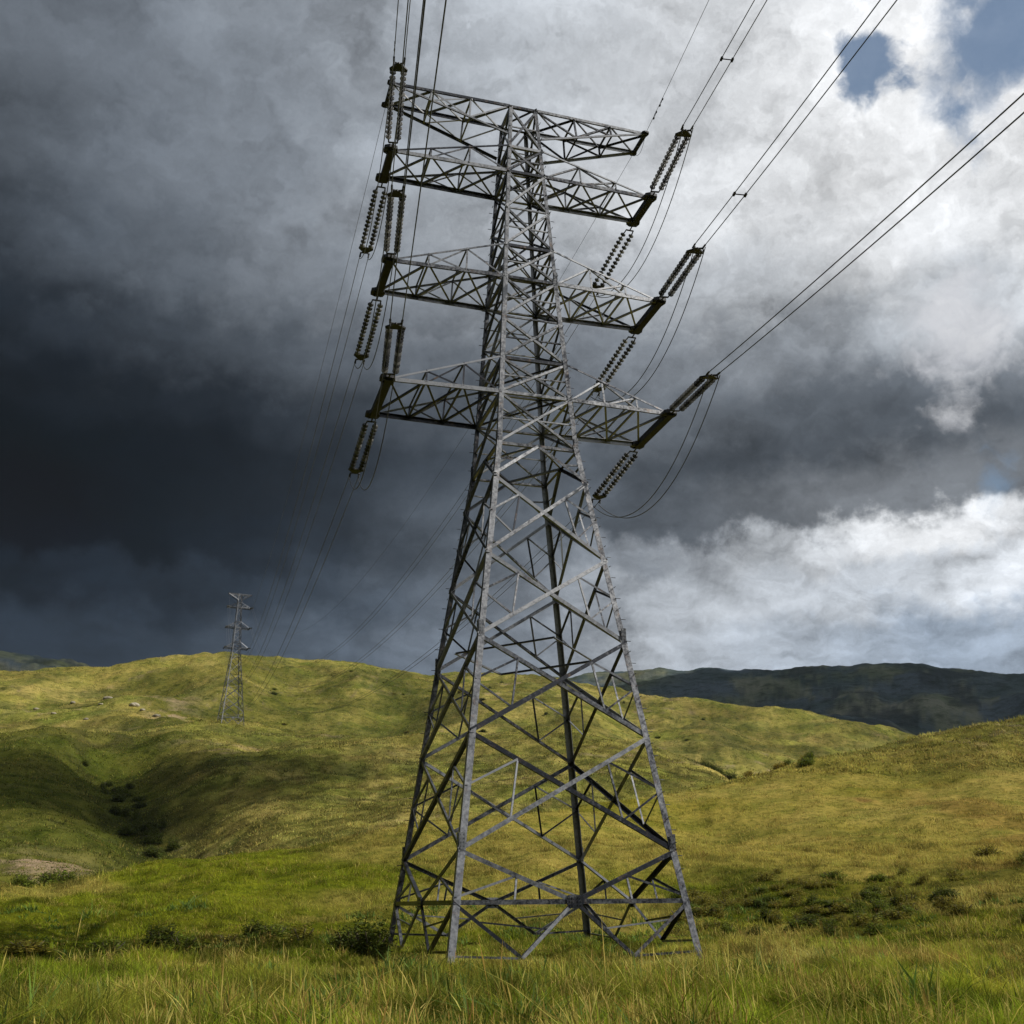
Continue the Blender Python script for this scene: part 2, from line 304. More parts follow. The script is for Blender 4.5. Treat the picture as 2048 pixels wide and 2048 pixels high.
# colours of the ground cover (patches of species, bare soil, some painted shade)
def mixc(c, f, b): return c+(np.asarray(b)-c)*f[..., None]
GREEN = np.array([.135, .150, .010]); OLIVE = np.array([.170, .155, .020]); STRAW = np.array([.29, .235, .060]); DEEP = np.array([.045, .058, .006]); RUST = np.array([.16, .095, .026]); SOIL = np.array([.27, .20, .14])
def cover(x, y, r, a):
    c = np.broadcast_to(OLIVE, x.shape+(3,)).copy()
    c = mixc(c, sstep(fbm(x/26, y/26, 41, 5, .6), .44, .60), GREEN)
    c = mixc(c, .85*sstep(fbm(x/17+50, y/17, 47, 5, .62), .52, .68), STRAW)
    c = mixc(c, .75*sstep(fbm(x/34, y/34+9, 53, 5, .62), .54, .70), DEEP)
    hl = sstep(r, 100, 150)
    c = mixc(c, .7*hl*sstep(fbm(x/9, y/9, 58, 4, .55), .52, .68), DEEP*1.2)
    c = mixc(c, .6*hl*sstep(fbm(x/5+30, y/11, 59, 5, .65), .52, .68), STRAW*.9)
    c = mixc(c, .42*hl, np.array([.188, .166, .068]))
    ar = np.radians(a)*r; tk = 1-sstep(np.abs(fbm(ar/38+x*.006, r/7+y*.01, 191, 4, .5)-.5), .005, .022)
    c = mixc(c, .55*tk*hl*(1-sstep(r, 520, 640))*sstep(fbm(x/30, y/30, 193, 3), .45, .6), SOIL*.85)
    c = c*(1+hl*(1-sstep(r, 210, 330))*(.62+.76*sstep(fbm(x/3.2, y/3.2, 195, 4, .6), .3, .7)-1)+sstep(r, 220, 340)*(1-sstep(r, 600, 760))*(.72+.56*sstep(fbm(x/15, y/15, 197, 4, .5), .3, .7)-1))[..., None]
    # pale dry crown of the left hill, shade painted into deep green lower flank
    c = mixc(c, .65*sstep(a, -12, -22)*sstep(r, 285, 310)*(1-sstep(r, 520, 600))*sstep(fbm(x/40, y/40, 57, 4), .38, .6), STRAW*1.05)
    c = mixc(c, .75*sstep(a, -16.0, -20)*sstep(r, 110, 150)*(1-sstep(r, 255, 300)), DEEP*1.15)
    c = mixc(c, .65*sstep(r, 40, 70)*(1-sstep(r, 105, 160))*sstep(fbm(x/30, y/18, 61, 4), .46, .62), STRAW*.95)
    c = mixc(c, .55*sstep(a, 10, 20)*(1-sstep(r, 95, 140))*sstep(fbm(x/9, y/9, 63, 5), .52, .66), RUST)
    c = mixc(c, .8*sstep(a, -5, -10)*np.exp(-((r-44-.1*(a+15))/6.5)**2)*sstep(fbm(x/5, y/3, 67, 4), .32, .55), DEEP*.8)  # shade band of the left hollow put into the colour, over darker rushes
    c = mixc(c, .8*sstep(a, 5.5, 8)*np.exp(-((r-58)/8)**2)*sstep(fbm(x/5, y/3, 69, 4), .36, .56), DEEP*.9)
    c = mixc(c, .7*np.exp(-(((a-16.2)/.6)**2+((r-105)/2.)**2))*sstep(fbm(x/1.5, y/1.5, 68, 3), .35, .55), np.array([.12, .04, .02]))
    return c
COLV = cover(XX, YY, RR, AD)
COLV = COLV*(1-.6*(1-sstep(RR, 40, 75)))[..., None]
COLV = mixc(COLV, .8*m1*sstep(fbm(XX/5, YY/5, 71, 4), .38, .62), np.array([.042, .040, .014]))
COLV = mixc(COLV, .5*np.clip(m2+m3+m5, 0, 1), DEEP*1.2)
COLV = mixc(COLV, np.exp(-(((AD+23.8)/3.4)**2+((RR-147)/10)**2))*sstep(fbm(XX/6, YY/4, 73, 5), .36, .54), SOIL*1.15)
COLV = mixc(COLV, .8*np.exp(-(((AD+18.9)/1.2)**2+((RR-400)/30)**2))*sstep(fbm(XX/6, YY/6, 75, 5), .42, .6), SOIL*1.1)
FAR_BLUE = np.array([.052, .074, .092])  # base colour of the far hills, with haze blue mixed in
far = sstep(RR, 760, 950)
fc = mixc(np.broadcast_to(FAR_BLUE, XX.shape+(3,)).copy(), .85*sstep(fbm(XX/75, YY/75, 81, 6, .62), .50, .64), np.array([.13, .14, .10]))
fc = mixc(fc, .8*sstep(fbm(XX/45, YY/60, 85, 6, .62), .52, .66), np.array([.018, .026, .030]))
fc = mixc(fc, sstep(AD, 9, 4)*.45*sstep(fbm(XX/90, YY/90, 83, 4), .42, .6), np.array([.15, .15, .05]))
fc = fc*(1-.55*sstep(AD, -16, -22))[..., None]  # far-left hill darkened in colour, standing in for cloud shade
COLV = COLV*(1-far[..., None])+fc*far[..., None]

def add_mesh(name, V, F, mat, parent=None, colors=None, smooth=False, nper=4):
    """numpy vertices (n,3) and faces (m,nper)"""
    me = bpy.data.meshes.new(name)
    V = np.asarray(V, np.float32); F = np.asarray(F, np.int32)
    me.vertices.add(len(V)); me.vertices.foreach_set('co', V.ravel())
    me.loops.add(F.size); me.loops.foreach_set('vertex_index', F.ravel())
    me.polygons.add(len(F)); me.polygons.foreach_set('loop_start', np.arange(0, F.size, F.shape[1], dtype=np.int32))
    me.update(calc_edges=True)
    if colors is not None:
        at = me.attributes.new('Col', 'FLOAT_COLOR', 'POINT')
        cc = np.ones((len(V), 4), np.float32); cc[:, :3] = colors; at.data.foreach_set('color', cc.ravel())
    if smooth: me.polygons.foreach_set('use_smooth', np.ones(len(F), bool))
    me.materials.append(mat)
    o = bpy.data.objects.new(name, me); col.objects.link(o)
    if parent: o.parent = parent
    return o
def band(name, i0, i1, mat):
    ii = np.arange(i0, i1+1); n = len(ii)
    V = np.stack([XX[ii], YY[ii], ZZ[ii]], -1).reshape(-1, 3)
    a = np.arange((n-1)*nA).reshape(n-1, nA)[:, :-1].ravel()
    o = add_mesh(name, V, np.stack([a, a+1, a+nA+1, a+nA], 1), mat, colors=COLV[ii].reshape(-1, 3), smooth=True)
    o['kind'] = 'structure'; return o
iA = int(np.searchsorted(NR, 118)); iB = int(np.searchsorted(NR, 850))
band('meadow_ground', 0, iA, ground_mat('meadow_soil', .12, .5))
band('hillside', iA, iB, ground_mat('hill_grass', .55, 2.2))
band('far_hills', iB, nR-1, ground_mat('far_hill_ground', 3., 14.))
# the meadow goes on behind the viewer
bk = np.radians(np.linspace(60, 300, 61)); rk = np.array([0, 10, 30, 80, 200, 600, 1800, 4000.])
V = []; cv = []
for r in rk:
    for a in bk:
        j = 0 if a > math.pi else nA-1
        z = np.interp(r, NR, ZZ[:, j]); t = abs(a-math.pi)/rad(120)
        zb = np.interp(r, [0, 30, 200, 4000], [.42, .2, -4, -30])
        V.append((CAM[0]+r*math.sin(a), CAM[1]+r*math.cos(a), z*t**3+zb*(1-t**3))); cv.append(OLIVE)
nb = len(bk); a = np.arange((len(rk)-1)*nb).reshape(-1, nb)[:, :-1].ravel()
o = add_mesh('valley_ground', V, np.stack([a, a+1, a+nb+1, a+nb], 1), ground_mat('valley_grass', .3, 1.5), colors=np.array(cv), smooth=True)
o['kind'] = 'structure'
def height(x, y):
    x = np.asarray(x, float); y = np.asarray(y, float)
    r = np.hypot(x-CAM[0], y-CAM[1]); a = np.degrees(np.arctan2(x-CAM[0], y-CAM[1]))
    fi = np.interp(r, NR, np.arange(nR)); fj = np.interp(a, AZG, np.arange(nA))
    i = np.minimum(fi.astype(int), nR-2); j = np.minimum(fj.astype(int), nA-2); u = fi-i; v = fj-j
    return (ZZ[i, j]*(1-u)+ZZ[i+1, j]*u)*(1-v)+(ZZ[i, j+1]*(1-u)+ZZ[i+1, j+1]*u)*v
def polar(azd, r):
    x = CAM[0]+r*math.sin(rad(azd)); y = CAM[1]+r*math.cos(rad(azd)); return x, y, float(height(x, y))

# ------------------------------------------------------------------ object helpers
class MB:
    def __init__(s): s.v = []; s.f = []
    def add(s, V, F):
        b = len(s.v); s.v += [tuple(map(float, p)) for p in V]; s.f += [tuple(i+b for i in f) for f in F]
    def box(s, p0, p1, w, h, up=(0, 0, 1)):
        """bar of w x h section between two points"""
        p0 = Vector(p0); p1 = Vector(p1); a = (p1-p0).normalized(); e = Vector(up).cross(a)
        if e.length < 1e-4: e = Vector((1, 0, 0)).cross(a)
        e.normalize(); g = a.cross(e)
        V = [p+e*(sx*w/2)+g*(sy*h/2) for p in (p0, p1) for sx, sy in ((-1, -1), (1, -1), (1, 1), (-1, 1))]
        s.add(V, [(3, 2, 1, 0), (4, 5, 6, 7), (0, 1, 5, 4), (1, 2, 6, 5), (2, 3, 7, 6), (3, 0, 4, 7)])
    def angle(s, p0, p1, w, nrm, t=.018, flip=1, inset=0.):
        """rolled steel angle between two points: one flange in the plane with outward normal nrm, one pointing inwards"""
        p0 = Vector(p0); p1 = Vector(p1); a = (p1-p0).normalized(); n = Vector(nrm); n = (n-a*n.dot(a)).normalized()
        e = n.cross(a)*flip
        prof = [(-w/2, 0), (w/2, 0), (w/2, -t), (-w/2+t, -t), (-w/2+t, -w), (-w/2, -w)]
        V = [p+e*x+n*(y-inset) for p in (p0, p1) for x, y in prof]
        F = [(i, (i+1) % 6, 6+(i+1) % 6, 6+i) for i in range(6)]
        if flip < 0: F = [f[::-1] for f in F]
        s.add(V, F+[(5, 4, 3, 2, 1, 0), (6, 7, 8, 9, 10, 11)])
    def corner(s, p0, p1, w, d1, d2, t=.022):
        """corner angle: heel on the line, flanges along d1 and d2"""
        p0 = Vector(p0); p1 = Vector(p1); d1 = Vector(d1); d2 = Vector(d2)
        prof = [(0, 0), (w, 0), (w, t), (t, t), (t, w), (0, w)]
        V = [p+d1*x+d2*y for p in (p0, p1) for x, y in prof]
        s.add(V, [(i, (i+1) % 6, 6+(i+1) % 6, 6+i) for i in range(6)]+[(5, 4, 3, 2, 1, 0), (6, 7, 8, 9, 10, 11)])
    def plate(s, c, e1, e2, pts, t):
        c = Vector(c); e1 = Vector(e1); e2 = Vector(e2); n = e1.cross(e2).normalized(); k = len(pts)
        V = [c+e1*x+e2*y+n*q for q in (-t/2, t/2) for x, y in pts]
        s.add(V, [tuple(range(k-1, -1, -1)), tuple(range(k, 2*k))]+[(i, (i+1) % k, k+(i+1) % k, k+i) for i in range(k)])
    def tube(s, P, r, n=6, cap=True):
        P = [Vector(p) for p in P]; rs = r if hasattr(r, '__len__') else [r]*len(P); V = []; F = []; e = None
        for i, p in enumerate(P):
            a = (P[min(i+1, len(P)-1)]-P[max(i-1, 0)]).normalized()
            if e is None: e = (Vector((0, 0, 1)) if abs(a.z) < .9 else Vector((1, 0, 0))).cross(a)
            e = (e-a*e.dot(a)).normalized(); g = a.cross(e)
            V += [p+(e*math.cos(k*2*math.pi/n)+g*math.sin(k*2*math.pi/n))*rs[i] for k in range(n)]
        for i in range(len(P)-1):
            F += [(i*n+k, i*n+(k+1) % n, (i+1)*n+(k+1) % n, (i+1)*n+k) for k in range(n)]
        if cap: F += [tuple(range(n-1, -1, -1)), tuple(range((len(P)-1)*n, len(P)*n))]
        s.add(V, F)
    def build(s, name, mat, parent=None, smooth=False):
        me = bpy.data.meshes.new(name); me.from_pydata(s.v, [], s.f); me.materials.append(mat)
        if smooth:
            for p in me.polygons: p.use_smooth = True
        o = bpy.data.objects.new(name, me); col.objects.link(o)
        if parent: o.parent = parent
        return o
def tag(o, label, cat, group=None, kind=None):
    o['label'] = label; o['category'] = cat
    if group: o['group'] = group
    if kind: o['kind'] = kind
    return o
def empty(name, loc=(0, 0, 0), rz=0):
    o = bpy.data.objects.new(name, None); col.objects.link(o); o.location = loc; o.rotation_euler = (0, 0, rz)
    o.empty_display_size = .3; return o
def copy_tree(o, parent=None):
    c = o.copy(); col.objects.link(c)
    if parent: c.parent = parent
    for ch in list(o.children): copy_tree(ch, c)
    return c

# ------------------------------------------------------------------ the pylon
TH = 0.3149469; RATIO = 1.22329
LV = {'foot': (0.606, 4.19), 'ring': (2.0, 4.0), 'L1': (3.573, 3.771), 'L2': (7.43, 3.27), 'L3': (10.919, 2.816), 'L4': (14.202, 2.389), 'L5': (17.525, 1.934), 'W': (19.015, 1.689), 'a1': (21.359, 1.539), 'a1u': (22.997, 1.433), 'a2': (27.038, 1.203), 'a2u': (28.707, 1.119), 'a3': (32.765, 0.907), 'a3u': (34.2, .83), 'a4l': (34.909, 0.794), 'a4': (36.613, 0.667)}
LK = sorted(LV.values()); LZ = [k[0] for k in LK]; LS = [k[1] for k in LK]
def half(z):
    if z < LZ[0]: return LS[0]+(LZ[0]-z)*.137
    return float(np.interp(z, LZ, LS))
def cnr(su, sv, z): h = half(z); return Vector((su*h, sv*h*RATIO, z))
pylon = empty('transmission_tower', (0, 0, 0), TH)
tag(pylon, 'tall grey steel lattice transmission tower standing in the near meadow grass', 'transmission tower', 'transmission towers')
FACES = [((-1, -1), (1, -1), (0, -1, 0)), ((1, -1), (1, 1), (1, 0, 0)), ((1, 1), (-1, 1), (0, 1, 0)), ((-1, 1), (-1, -1), (-1, 0, 0))]
GZ = {}
for su, sv in ((-1, -1), (1, -1), (1, 1), (-1, 1)):
    f = cnr(su, sv, .3); wx = f.x*math.cos(TH)-f.y*math.sin(TH); wy = f.x*math.sin(TH)+f.y*math.cos(TH)
    GZ[su, sv] = float(height(wx, wy))-.25
    mb = MB(); zz = [GZ[su, sv], LV['L1'][0], LV['L3'][0], LV['W'][0], LV['a2'][0], LV['a4'][0]]
    ww = [.235, .23, .215, .19, .16]
    for k in range(5):
        mb.corner(cnr(su, sv, zz[k]), cnr(su, sv, zz[k+1]+(.25 if k < 4 else 0)), ww[k], (-su, 0, 0) if su*sv > 0 else (0, -sv, 0), (0, -sv, 0) if su*sv > 0 else (-su, 0, 0))
    for k in range(1, 5):      # splice plates with bolt heads
        for d, n in (((-su, 0, 0), (0, sv, 0)), ((0, -sv, 0), (su, 0, 0))):
            c = cnr(su, sv, zz[k]+.12)+Vector(n)*.012+Vector(d)*(ww[k]*.5)
            mb.plate(c, Vector(d), (0, 0, 1), [(-ww[k]*.46, -.42), (ww[k]*.40, -.42), (ww[k]*.40, .42), (-ww[k]*.46, .42)], .012)
            for q in range(-3, 4):
                for e in (-.05, .05):
                    b = c+Vector(d)*e+Vector((0, 0, q*.12)); mb.box(b, b+Vector(n)*.02, .035, .035)
    z = 3.0; k = 0
    while z < 36:               # climbing bolts on two legs
        if (su, sv) in ((-1, 1), (1, -1)):
            p = cnr(su, sv, z); d = Vector((su, 0, 0)) if k % 2 else Vector((0, sv, 0))
            mb.tube([p, p+d*.17], .014, 5)
        z += .42; k += 1
    mb.build('leg', M_STEEL, pylon)

def diag(name, p0, p1, w, nrm, inset=0., flip=1, mat=None):
    w *= .86; mb = MB(); mb.angle(p0, p1, w, nrm, flip=flip, inset=inset, t=max(.012, w*.1)); return mb.build(name, mat or M_STEEL, pylon)
def lerp(a, b, t): return a+(b-a)*t
def panel_x(za, zb, w, name, redundant=False, wr=.085):
    for fi, (A, B, n) in enumerate(FACES):
        a0, b0, a1, b1 = cnr(*A, za), cnr(*B, za), cnr(*A, zb), cnr(*B, zb)
        diag(name, a0, b1, w, n, .0); diag(name, b0, a1, w, n, w*.12+.014, -1)
        if redundant:
            for (l0, l1, r0, r1) in ((a0, a1, b0, b1), (b0, b1, a0, a1)):
                mid = lerp(l0, l1, .52)
                p = lerp(l1, r0, .235); q = lerp(l0, r1, .255)
                diag('tie_bar', mid, p, wr, n, .03); diag('tie_bar', mid, q, wr*.85, n, .03); diag('tie_bar', p, q, wr*.85, n, .04)
for a, b, w in (('L1', 'L2', .17), ('L2', 'L3', .165), ('L3', 'L4', .16), ('L4', 'L5', .15)):
    panel_x(LV[a][0], LV[b][0], w, 'diagonal_brace', True)
for fi, (A, B, n) in enumerate(FACES):
    za, zb, zc = LV['L5'][0], LV['W'][0], LV['L1'][0]; zr = LV['ring'][0]
    # bay below the waist: legs up to the middle of the waist beam
    mid = lerp(cnr(*A, zb), cnr(*B, zb), .5)
    diag('diagonal_brace', cnr(*A, za), mid, .14, n); diag('diagonal_brace', mid, cnr(*B, za), .14, n, .0, -1)
    diag('waist_beam', cnr(*A, zb), cnr(*B, zb), .14, n, .02)
    lo = lerp(cnr(*A, za), cnr(*B, za), .5)
    diag('tie_bar', lerp(cnr(*A, za), mid, .5), cnr(*A, lerp(za, zb, .55)), .07, n, .03)
    diag('tie_bar', lerp(cnr(*B, za), mid, .5), cnr(*B, lerp(za, zb, .55)), .07, n, .03)
    # bay above the base ring
    rm = lerp(cnr(*A, zr), cnr(*B, zr), .5)
    diag('base_beam', cnr(*A, zr), cnr(*B, zr), .17, n, .02)
    for S in (A, B):
        top = cnr(*S, zc); diag('diagonal_brace', rm, top, .16, n, .0, 1 if S == A else -1)
        p = lerp(top, rm, .5); leg = cnr(*S, lerp(zr, zc, .08))
        diag('tie_bar', leg, p, .085, n, .03); q = lerp(cnr(*S, zr), rm, .5); diag('tie_bar', p, q, .075, n, .03)
        # W of bars below the ring
        g0 = (GZ[A]+GZ[B])/2+.62; foot = lerp(cnr(*S, g0), lerp(cnr(*A, g0), cnr(*B, g0), .5), .56)
        diag('foot_brace', rm, foot, .13, n, .0); diag('foot_brace', cnr(*S, zr), foot, .13, n, .01, -1)
        diag('tie_bar', cnr(*S, g0+.1), foot, .08, n, .03)
        diag('tie_bar', lerp(rm, foot, .5), lerp(cnr(*S, zr), foot, .35), .06, n, .03)
    mb = MB(); nn = Vector(n); e1 = (cnr(*B, zr)-cnr(*A, zr)).normalized()
    mb.plate(rm+nn*.02, e1, (0, 0, 1), [(-.24, -.2), (.24, -.2), (.29, 0), (.24, .2), (-.24, .2), (-.29, 0)], .025)
    for x in (-.18, -.09, .09, .18):
        for zq in (-.11, 0, .11):
            b = rm+e1*x+Vector((0, 0, zq))+nn*.03; mb.box(b, b+nn*.03, .04, .04)
    mb.build('gusset_plate', M_STEEL, pylon)
# horizontal plan bracing
for z, w in ((LV['ring'][0], .10), (LV['L3'][0], .09), (LV['W'][0], .10)):
    mids = [lerp(cnr(*A, z), cnr(*B, z), .5) for A, B, n in FACES]
    for k in range(4): diag('plan_brace', mids[k], mids[(k+1) % 4], w, (0, 0, -1))
# upper body, close lattice
UP = [('W', 'a1', 1), ('a1', 'a1u', 1), ('a1u', 'a2', 2), ('a2', 'a2u', 1), ('a2u', 'a3', 2), ('a3', 'a3u', 1), ('a3u', 'a4', 1)]
for a, b, k in UP:
    for i in range(k):
        z0 = lerp(LV[a][0], LV[b][0], i/k); z1 = lerp(LV[a][0], LV[b][0], (i+1)/k)
        panel_x(z0, z1, .115, 'lattice_brace')
        if k > 1 and i: 
            for A, B, n in FACES: diag('cross_strut', cnr(*A, z0), cnr(*B, z0), .08, n, .03)
        c = (z0+z1)/2
        for A, B, n in FACES:
            pm = lerp(lerp(cnr(*A, z0), cnr(*B, z1), .5), lerp(cnr(*B, z0), cnr(*A, z1), .5), .5)
            o = diag('centre_strut', cnr(*A, c), cnr(*B, c), .065, n, .05)
for key in ('a1', 'a1u', 'a2', 'a2u', 'a3', 'a3u', 'a4'):
    z = LV[key][0]
    for A, B, n in FACES: diag('body_beam', cnr(*A, z), cnr(*B, z), .15, n, .02)
    diag('plan_brace', cnr(-1, -1, z), cnr(1, 1, z), .08, (0, 0, -1)); diag('plan_brace', cnr(1, -1, z), cnr(-1, 1, z), .08, (0, 0, -1), .05)

ARM = {'a1': (6.0184, 1.7145, 'a1u'), 'a2': (6.0566, 1.3172, 'a2u'), 'a3': (6.0996, 1.0146, 'a3u'), 'a4': (6.1536, .7469, 'a4l')}
TIPS = {}
def make_arm(key, su):
    al, dw, up = ARM[key]; z = LV[key][0]; zu = LV[up][0]; top = key == 'a4'
    cw = .135 if top else .17
    bars = MB(); nodes = {}
    for sv in (-1, 1):
        b0 = cnr(su, sv, z); t0 = Vector((su*al, sv*dw, z)); u0 = cnr(su, sv, zu)
        nodes[sv] = [lerp(b0, t0, k/3) for k in range(4)]; ups = [lerp(u0, t0, k/3) for k in range(4)]
        TIPS[key, su, sv] = t0
        n = Vector((0, sv, 0))
        for k in (1, 2):
            bars.angle(nodes[sv][k], ups[k], .075, n, inset=.02); bars.angle(ups[k], nodes[sv][k+1] if k < 2 else nodes[sv][k], .07, n, inset=.03) if k < 2 else None
        bars.angle(nodes[sv][0], ups[1], .075, n, inset=.03); bars.angle(nodes[sv][1], ups[2], .07, n, inset=.03)
        nodes[sv, 'u'] = ups
    dn = (0, 0, -1) if not top else (0, 0, 1)
    for k in range(3):
        bars.angle(nodes[-1][k], nodes[1][k+1], .085, dn, inset=.02); bars.angle(nodes[1][k], nodes[-1][k+1], .085, dn, inset=.04, flip=-1)
        if k: bars.angle(nodes[-1][k], nodes[1][k], .075, dn, inset=.05); bars.angle(nodes[-1, 'u'][k], nodes[1, 'u'][k], .06, dn, inset=0)
    arm = bars.build('cross_arm', M_STEEL, pylon)
    for sv in (-1, 1):
        mb = MB(); mb.angle(nodes[sv][0], nodes[sv][3], cw, (0, sv, 0), t=.02, flip=su*sv); mb.box(nodes[sv][0]-Vector((0, sv*.05, .02)), nodes[sv][3]-Vector((0, sv*.05, .02)), .02, cw*.9); mb.build('chord', M_STEEL, arm)
        mb = MB(); mb.angle(nodes[sv, 'u'][0], nodes[sv][3], .09 if not top else .12, (0, sv, .3), t=.015, flip=su*sv); mb.build('chord', M_STEEL, arm)
    a, b = nodes[-1][3], nodes[1][3]; mb = MB(); w = .16 if top else .30
    mb.box(a-Vector((0, .1, 0)), b+Vector((0, .1, 0)), w, w*.9)
    mb.build('end_beam', M_DARKSTEEL, arm)
    for p in (a, b):
        mb = MB(); q = .20 if top else .34
        mb.plate(p, (1, 0, 0), (0, 1, 0), [(-q, -q*.5), (-q*.4, -q*.85), (q*.6, -q*.7), (q*.8, 0), (q*.6, q*.7), (-q*.4, q*.85), (-q, q*.5)], w*.5)
        for x, y in ((-.5, -.4), (-.5, .4), (.3, -.4), (.3, .4)):
            c = p+Vector((x*q, y*q, 0)); mb.box(c-Vector((0, 0, w*.45)), c+Vector((0, 0, w*.45)), .06, .06)
        mb.build('tip_plate', M_DARKSTEEL, arm)
for key in ('a1', 'a2', 'a3', 'a4'):
    for su in (-1, 1): make_arm(key, su)

# far pylon: the same tower on the hill, turned with the line
fx, fy, fz = polar(-15.9, 299); fz -= .9
far_pylon = copy_tree(pylon); far_pylon.location = (fx, fy, fz-.75); TH2 = rad(27); far_pylon.rotation_euler = (0, 0, TH2); FS = .72; far_pylon.scale = (FS, FS, 1)
for ch in far_pylon.children:
    if ch.name.startswith('cross_arm'): ch.scale.x = .72
tag(far_pylon, 'distant steel lattice transmission tower, small on the green hilltop', 'transmission tower', 'transmission towers')

def tw(p): return Vector((p.x*math.cos(TH)-p.y*math.sin(TH), p.x*math.sin(TH)+p.y*math.cos(TH), p.z))
def tw2(p):
    p = Vector((p.x*FS*.72, p.y*FS, p.z)); return Vector((fx+p.x*math.cos(TH2)-p.y*math.sin(TH2), fy+p.x*math.sin(TH2)+p.y*math.cos(TH2), fz-.75+p.z))

# ------------------------------------------------------------------ insulators (double tension strings)
SL = 5.3
def disc_mesh():
    mb = MB(); n = 14; prof = [(-.10, .020), (-.055, .034), (-.04, .045), (.0, .128), (.010, .134), (.018, .118), (.010, .09), (.02, .072), (.014, .05), (.035, .03), (.035, .016)]
    V = [(x, r*math.cos(2*math.pi*k/n), r*math.sin(2*math.pi*k/n)) for x, r in prof for k in range(n)]
    F = [(i*n+k, i*n+(k+1) % n, (i+1)*n+(k+1) % n, (i+1)*n+k) for i in range(len(prof)-1) for k in range(n)]
    mb.add(V, F); return mb
def make_string():
    root = empty('insulator_string')
    mb = MB(); mb.tube([(0, 0, 0), (.34, 0, 0)], .035, 6); mb.tube([(.34, -.19, 0), (.34, .19, 0)], .04, 6)
    mb.tube([(.34, -.19, 0), (.52, -.19, 0)], .03, 6); mb.tube([(.34, .19, 0), (.52, .19, 0)], .03, 6); mb.build('shackle', M_FITTING, root)
    disc = None
    for s in (-1, 1):
        mb = MB(); mb.tube([(.5, s*.21, 0), (4.62, s*.21, 0)], .028, 6); rod = mb.build('rod', M_FITTING, root)
        for k in range(14):
            if disc is None: disc = disc_mesh().build('disc', M_GLASS, rod, smooth=True); d = disc
            else: d = disc.copy(); col.objects.link(d); d.parent = rod
            d.location = ((.68+k*.29), s*.21, 0)
    mb = MB(); mb.plate((4.72, 0, 0), (1, 0, 0), (0, 1, 0), [(-.16, -.34), (-.05, -.36), (.22, -.1), (.3, 0), (.22, .1), (-.05, .36), (-.16, .34)], .06); mb.build('yoke_plate', M_FITTING, root)
    for s in (-1, 1):
        mb = MB(); mb.tube([(4.95, 0, 0), (5.0, s*.2, 0), (SL, s*.21, 0)], [.035, .045, .04], 6); mb.tube([(5.05, s*.2, 0), (5.1, s*.2, -.18)], .03, 5); mb.build('clamp', M_FITTING, root)
    return root
proto = make_string(); first = [True]
def place_string(tip, d, label):
    o = proto if first[0] else copy_tree(proto); first[0] = False
    x = d.normalized(); y = Vector((0, 0, 1)).cross(x).normalized(); z = x.cross(y)
    mm = Matrix((x, y, z)).transposed().to_4x4(); mm.translation = tip; o.matrix_world = mm
    tag(o, label, 'insulator', 'insulator strings on the near tower')
    return [mm @ Vector((SL, s*.21, 0)) for s in (-1, 1)], mm
NA = rad(10.2)
def hd(azr): return Vector((math.sin(azr), math.cos(azr), 0))
dnear = Vector((math.sin(NA), -math.cos(NA), 0))
LEVEL = {'a1': 'lowest', 'a2': 'middle', 'a3': 'upper'}; SIDE = {-1: 'left', 1: 'right'}
WN = {('a1', -1): -.12, ('a2', -1): -.12, ('a3', -1): -.14, ('a1', 1): -.20, ('a2', 1): -.185, ('a3', 1): -.165}
SN = {('a1', -1): -.09, ('a2', -1): -.07, ('a3', -1): .01, ('a1', 1): -.15, ('a2', 1): -.12, ('a3', 1): -.07}
WF = {'a1': -.03, 'a2': -.06, 'a3': -.10}
def parab(p0, p1, sag, n):
    return [lerp(p0, p1, k/n)-Vector((0, 0, 4*sag*(k/n)*(1-k/n))) for k in range(n+1)]
def wire(name, P, r, label, cat, group, n=6):
    mb = MB(); mb.tube(P, r, n); o = mb.build(name, M_CABLE); tag(o, label, cat, group); return o
far_string = None
